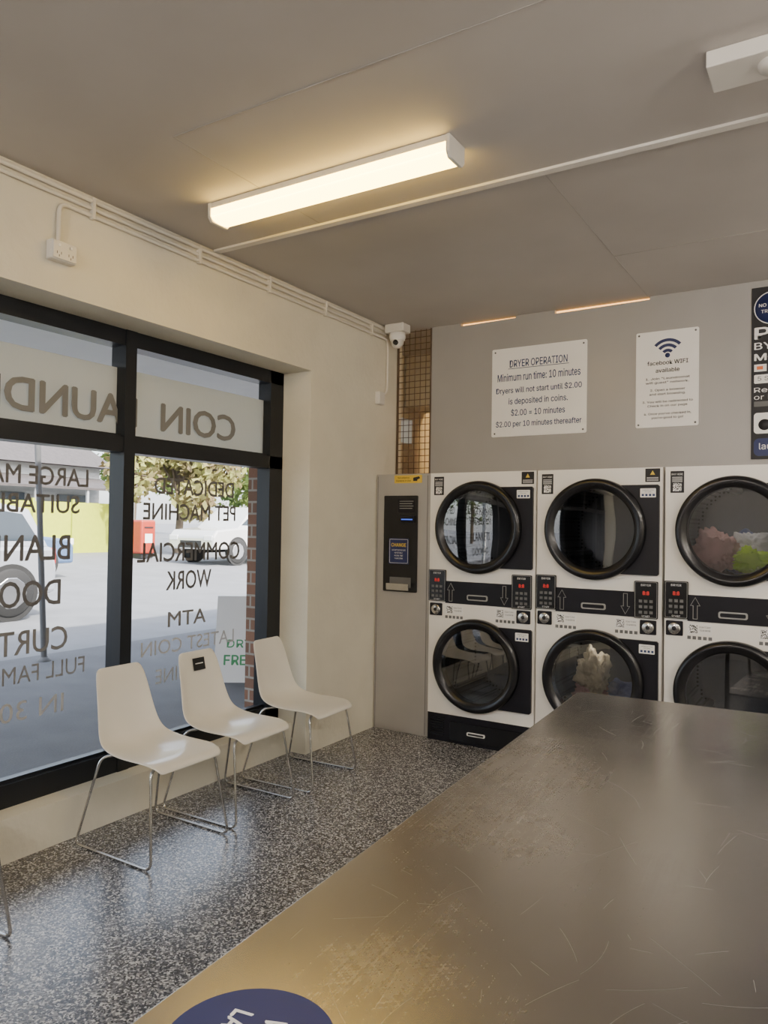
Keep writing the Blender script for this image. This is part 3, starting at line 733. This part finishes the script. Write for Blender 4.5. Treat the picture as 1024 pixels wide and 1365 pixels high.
boxes('awning', aw, mAwn)
boxes('brick_pillar', [((-3.78, 4.20, -0.02), (-3.57, 4.65, 2.30))], mBrick)
boxes('facade_wall', [((-3.75, 4.66, -0.02), (-3.63, 12, 2.3))], mBrick)

def car(name, loc, L, W_, col, body, cabin, wheels, wr, rz=0.0):
    g = grp(name, loc, rz)
    mc = M(name+'_paint', col, 0.25, 0.2, var=0.02, coat=0.6); mg = M(name+'_glass', (0.03, 0.04, 0.05), 0.08, var=0.05); mt = M(name+'_tyre', (0.02, 0.02, 0.02), 0.8, var=0.1); mr = M(name+'_rim', (0.5, 0.5, 0.52), 0.3, 0.9, var=0.05)
    prism('body', body, -W_/2, W_/2, mc, g, 'YZ', 0.06)
    zb = min(z for y, z in cabin)
    bm = bmesh.new(); zt = max(z for y, z in cabin)
    def hw(z): return W_/2-0.04-0.16*(z-zb)/(zt-zb)
    A = [bm.verts.new((-hw(z), y, z)) for y, z in cabin]; B = [bm.verts.new((hw(z), y, z)) for y, z in cabin]
    bm.faces.new(A); bm.faces.new(B[::-1])
    for i in range(len(A)):
        j = (i+1) % len(A); bm.faces.new((A[i], B[i], B[j], A[j]))
    bmesh.ops.recalc_face_normals(bm, faces=bm.faces)
    bmesh.ops.bevel(bm, geom=bm.edges[:], offset=0.03, segments=2, affect='EDGES', profile=0.5)
    me = bpy.data.meshes.new('cabin'); bm.to_mesh(me); bm.free(); addobj('cabin', me, mc, g)
    cy = sum(y for y, z in cabin)/len(cabin); czc = (zb+zt)/2
    for s in (-1, 1):
        bm = bmesh.new()
        pts = [(cy+(y-cy)*0.88, czc+(z-czc)*0.68) for y, z in cabin]
        bm.faces.new([bm.verts.new((s*(hw(z)+0.012), y, z)) for y, z in pts])
        me = bpy.data.meshes.new('side_window'); bm.to_mesh(me); bm.free(); addobj('side_window', me, mg, g)
        boxes('pillar', [((s*(W_/2-0.13)-0.06, cy-0.04, zb), (s*(W_/2-0.13)+0.075, cy+0.04, zt-0.1))], mc, g)
        boxes('sill_trim', [((s*W_/2-0.02, 0.9, 0.28), (s*W_/2+0.02, L-0.9, 0.38))], mt, g)
        boxes('door_handle', [((s*W_/2-0.01, cy-0.5, zb-0.15), (s*W_/2+0.025, cy-0.3, zb-0.11))], mr, g)
    for yy in wheels:
        for s in (-1, 1):
            lathe('wheel_arch', [(0, 0.0), (wr+0.06, 0.0)], (s*(W_/2+0.005), yy, wr), mt, g, axis='X', n=32)
            lathe('wheel', [(0, -0.11), (wr*.9, -0.11), (wr, -0.08), (wr, 0.08), (wr*.9, 0.11), (wr*.66, 0.11), (wr*.64, 0.10)], (s*(W_/2-0.08), yy, wr), mt, g, axis='X', n=32)
            lathe('rim', [(0, s*0.112), (wr*.62, s*0.115), (wr*.66, s*0.105)], (s*(W_/2-0.08), yy, wr), mr, g, axis='X', n=10, smooth=False)
    mh = M(name+'_headlight', (0.8, 0.8, 0.8), 0.1, var=0.02); mtl = M(name+'_taillight', (0.5, 0.02, 0.02), 0.2, var=0.05)
    for s in (-1, 1):
        box('head_light', (s*(W_/2-0.22)-0.17, L-0.12, 0.72), (s*(W_/2-0.22)+0.19, L+0.012, 0.88), mh, g, 0.02)
        box('tail_light', (s*(W_/2-0.14)-0.12, -0.012, 0.75), (s*(W_/2-0.14)+0.12, 0.1, 1.0), mtl, g, 0.02)
    box('grille', (-0.45, L-0.05, 0.5), (0.45, L+0.015, 0.72), mt, g, 0.01)
    return g
suv_b = [(0.0, .32), (-.02, .7), (.05, 1.02), (3.4, 1.08), (4.35, .98), (4.5, .8), (4.5, .32)]
suv_c = [(0.10, 1.0), (0.35, 1.58), (0.9, 1.68), (2.3, 1.66), (3.4, 1.06)]
car('silver_suv', (-11.15, 7.1, gz(-11)), 4.5, 1.85, (0.38, 0.40, 0.44), suv_b, suv_c, (0.72, 3.62), 0.36, math.pi)
hb = [(0.0, .3), (0, .85), (.2, .95), (3.1, .95), (3.95, .86), (4.1, .7), (4.1, .3)]
hc = [(0.25, .92), (0.8, 1.42), (1.9, 1.45), (2.4, 1.38), (3.15, .93)]
car('blue_hatchback', (-16.2, 7.0, gz(-16)), 4.1, 1.75, (0.08, 0.14, 0.26), hb, hc, (0.75, 3.3), 0.33)
ub = [(0.0, .45), (0, 1.05), (1.6, 1.05), (1.65, 1.1), (4.1, 1.12), (5.1, 1.04), (5.25, .85), (5.25, .45)]
uc = [(1.7, 1.05), (1.8, 1.72), (3.3, 1.78), (4.15, 1.1)]
car('white_utility_truck', (-17.0, 21.6, gz(-17)), 5.25, 1.9, (0.62, 0.62, 0.61), ub, uc, (1.05, 4.2), 0.39, math.pi)

def tree(name, loc, h, rad, mat, seed, nl=2600):
    rnd = random.Random(seed); g = grp(name, loc)
    mTr = M(name+'_bark', (0.13, 0.10, 0.07), 0.9, var=0.3)
    tube('trunk', [(0, 0, 0), (0.1, 0.05, h*0.3), (-0.05, 0.1, h*0.6)], 0.14, mTr, g)
    cl = []
    for k in range(13):
        a = rnd.uniform(0, 6.28); rr = rad*rnd.uniform(0.15, 0.8); z = h*rnd.uniform(0.32, 0.92)
        p = Vector((rr*math.cos(a), rr*math.sin(a), z)); cl.append((p, rad*rnd.uniform(.32, .5)))
        tube('branch_%d' % k, [(0, 0.05, h*rnd.uniform(.25, .5)), tuple(p*0.6+Vector((0, 0, z*0.35))), tuple(p)], 0.045, mTr, g)
    bm = bmesh.new()
    for i in range(nl):
        p, r = rnd.choice(cl)
        d = Vector((rnd.gauss(0, 1), rnd.gauss(0, 1), rnd.gauss(0, 1))).normalized()*r*rnd.uniform(.5, 1.0)
        q = p+d; s = rnd.uniform(.10, .22)
        u = Vector((rnd.gauss(0, 1), rnd.gauss(0, 1), rnd.gauss(0, 1))).normalized(); v = u.orthogonal().normalized()
        bm.faces.new([bm.verts.new(q+u*s), bm.verts.new(q+v*s*.5), bm.verts.new(q-u*s), bm.verts.new(q-v*s*.5)])
    me = bpy.data.meshes.new('foliage'); bm.to_mesh(me); bm.free(); addobj('foliage', me, mat, g)
mLf1 = leaves('leaf_green', (0.07, 0.12, 0.025), (0.19, 0.25, 0.05)); mLf2 = leaves('leaf_autumn', (0.17, 0.12, 0.06), (0.26, 0.27, 0.07))
tree('street_tree', (-21.5, 20.0, gz(-21.5)), 5.2, 2.4, mLf2, 3, 5200); tree('street_tree', (-20.5, 24.5, gz(-20.5)), 6.0, 2.6, mLf1, 4, 5200)
tree('street_tree', (-24, 29.0, gz(-24)), 7.0, 3.2, mLf1, 5, 4000); tree('street_tree', (-27, 35, gz(-27)), 8, 3.6, mLf2, 6, 4000)
tree('street_tree', (-36, 30, gz(-36)), 9.0, 3.6, mLf1, 8, 4000)
tree('street_tree', (-24, -6, gz(-24)), 8.0, 3.6, mLf1, 9); tree('street_tree', (-20, -14, gz(-20)), 7.0, 3.2, mLf1, 10); tree('street_tree', (-15, -22, gz(-15)), 8.0, 3.6, mLf1, 11)
mLime = M('lime_hoarding', (0.42, 0.47, 0.03), 0.7, var=0.08)
zf = gz(-23)
boxes('site_hoarding', [((-23.1, 6, zf-.05), (-23.0, 18.1, zf+1.75))]+[((-23.0, 6+1.5*k, zf-.05), (-22.92, 6.08+1.5*k, zf+1.85)) for k in range(8)], mLime)
mHouse = M('weatherboard_white', (0.44, 0.45, 0.46), 0.7, var=0.05); mRoof = M('roof_dark', (0.08, 0.07, 0.07), 0.8, var=0.2); mWinD = M('house_window', (0.08, 0.10, 0.13), 0.15, var=0.1)
h = grp('street_house', (-30, 15, gz(-30)))
boxes('walls', [((-6, -9, 0), (0, 8, 3.6))], mHouse, h)
boxes('weatherboards', [((0, -9, .2*k), (0.02, 8, .2*k+.012)) for k in range(18)], mHouse, h)
def ridge_roof(name, pts, y0, y1, mat, parent):
    bm = bmesh.new()
    A = [bm.verts.new((a, y0, b)) for a, b in pts]; B = [bm.verts.new((a, y1, b)) for a, b in pts]
    bm.faces.new(A); bm.faces.new(B[::-1])
    for i in range(len(A)):
        j = (i+1) % len(A); bm.faces.new((A[i], B[i], B[j], A[j]))
    bmesh.ops.recalc_face_normals(bm, faces=bm.faces)
    me = bpy.data.meshes.new(name); bm.to_mesh(me); bm.free(); addobj(name, me, mat, parent)
ridge_roof('roof', [(-6.5, 3.4), (-3, 5.2), (0.6, 3.4)], -9.5, 8.5, mRoof, h)
ridge_roof('veranda_roof', [(0, 2.7), (0, 2.9), (2.4, 2.35), (2.4, 2.25)], -9, 8, mRoof, h)
boxes('veranda_posts', [((2.25, -8.8+2.4*k, 0), (2.35, -8.7+2.4*k, 2.3)) for k in range(8)], mHouse, h)
boxes('windows', [((0.0, -7+3.2*k, 0.9), (0.06, -5.4+3.2*k, 2.1)) for k in range(5)], mWinD, h)
mRedP = M('postbox_red', (0.36, 0.04, 0.02), 0.4, var=0.05)
g = grp('red_post_box', (-19.8, 16.9, gz(-19.8)))
box('body', (-0.3, -0.3, 0.15), (0.3, 0.3, 1.25), mRedP, g, 0.06); box('base', (-0.24, -0.24, 0), (0.24, 0.24, 0.16), mInk, g); box('slot', (0.29, -0.18, 0.98), (0.31, 0.18, 1.03), mInk, g); box('label', (0.295, -0.15, 0.5), (0.305, 0.15, 0.8), mSignW, g)
g = grp('street_sign_pole', (-7.3, 4.95, gz(-7.3)))
tube('post', [(0, 0, 0), (0, -0.19, 3.3)], 0.032, mInkGrey, g)
lathe('foot', [(0.07, 0.0), (0.07, 0.02), (0.035, 0.05)], (0, 0, 0), mInkGrey, g, axis='Z', n=20)
boxes('sign_plate', [((0.03, -0.42, 2.7), (0.04, 0.05, 3.2))], mSignW, g)
mGreenInk = M('ink_green', (0.08, 0.35, 0.14), 0.6, var=0.05)
g = grp('sandwich_board', (-5.15, 5.75, gz(-5.15)), math.radians(35))
for s in (-1, 1):
    bm = bmesh.new(); box_bm(bm, (-0.30, -0.01, 0), (0.30, 0.01, 0.85))
    me = bpy.data.meshes.new('panel'); bm.to_mesh(me); bm.free(); p = addobj('panel', me, mSignW, g); p.location = (0, s*0.2, 0); p.rotation_euler = (s*math.radians(13), 0, 0)
R_ = (math.pi/2-math.radians(13), 0, 0)
for sx, w_, h_, z in (('6', .10, .13, .66), ('FULL', .26, .08, .50), ('DRY', .26, .08, .38), ('FREE', .30, .10, .22)):
    text(sx, w_, h_, (-0.06, -0.2+math.tan(math.radians(13))*z-0.012, z*0.975), R_, mGreenInk, g, bold=.02)

# ------------------------------------------------------------------ light
w = bpy.data.worlds.new('sky'); S.world = w; w.use_nodes = True
nt = w.node_tree; nt.nodes.clear()
o = nt.nodes.new('ShaderNodeOutputWorld'); b = nt.nodes.new('ShaderNodeBackground'); sk = nt.nodes.new('ShaderNodeTexSky')
sk.sky_type = 'NISHITA'; sk.sun_disc = False; sk.sun_elevation = math.radians(45); sk.sun_rotation = math.radians(90); sk.air_density = 1.0; sk.dust_density = 4
mxw = nt.nodes.new('ShaderNodeMix'); mxw.data_type = 'RGBA'; mxw.inputs[0].default_value = 0.6; mxw.inputs[7].default_value = (1.9, 1.95, 2.05, 1)
nt.links.new(sk.outputs[0], mxw.inputs[6]); nt.links.new(mxw.outputs[2], b.inputs[0])
b.inputs[1].default_value = 1.6
nt.links.new(b.outputs[0], o.inputs[0])
sl = bpy.data.lights.new('sun', 'SUN'); sl.energy = 14.0; sl.angle = math.radians(1.5); sl.color = (1, 0.96, 0.90)
so = bpy.data.objects.new('sun', sl); COL.objects.link(so)
so.rotation_euler = Vector((-0.85, 0.25, -0.9)).to_track_quat('-Z', 'Y').to_euler()

# ------------------------------------------------------------------ camera
th, p, a = math.radians(31.7), math.radians(1.04), math.radians(0.85)
f = Vector((-math.sin(th)*math.cos(p), math.cos(th)*math.cos(p), math.sin(p))); r = Vector((math.cos(th), math.sin(th), 0)); u = r.cross(f)
r2 = r*math.cos(a)+u*math.sin(a); u2 = u*math.cos(a)-r*math.sin(a)
cd = bpy.data.cameras.new('camera'); co = bpy.data.objects.new('camera', cd); COL.objects.link(co)
mt = Matrix((r2, u2, -f)).transposed().to_4x4(); mt.translation = Vector((0, 0, 1.56)); co.matrix_world = mt
cd.sensor_fit = 'VERTICAL'; cd.sensor_height = 36; cd.sensor_width = 27; cd.lens = 36*1000/1365; cd.clip_start = 0.05; cd.clip_end = 300
S.camera = co
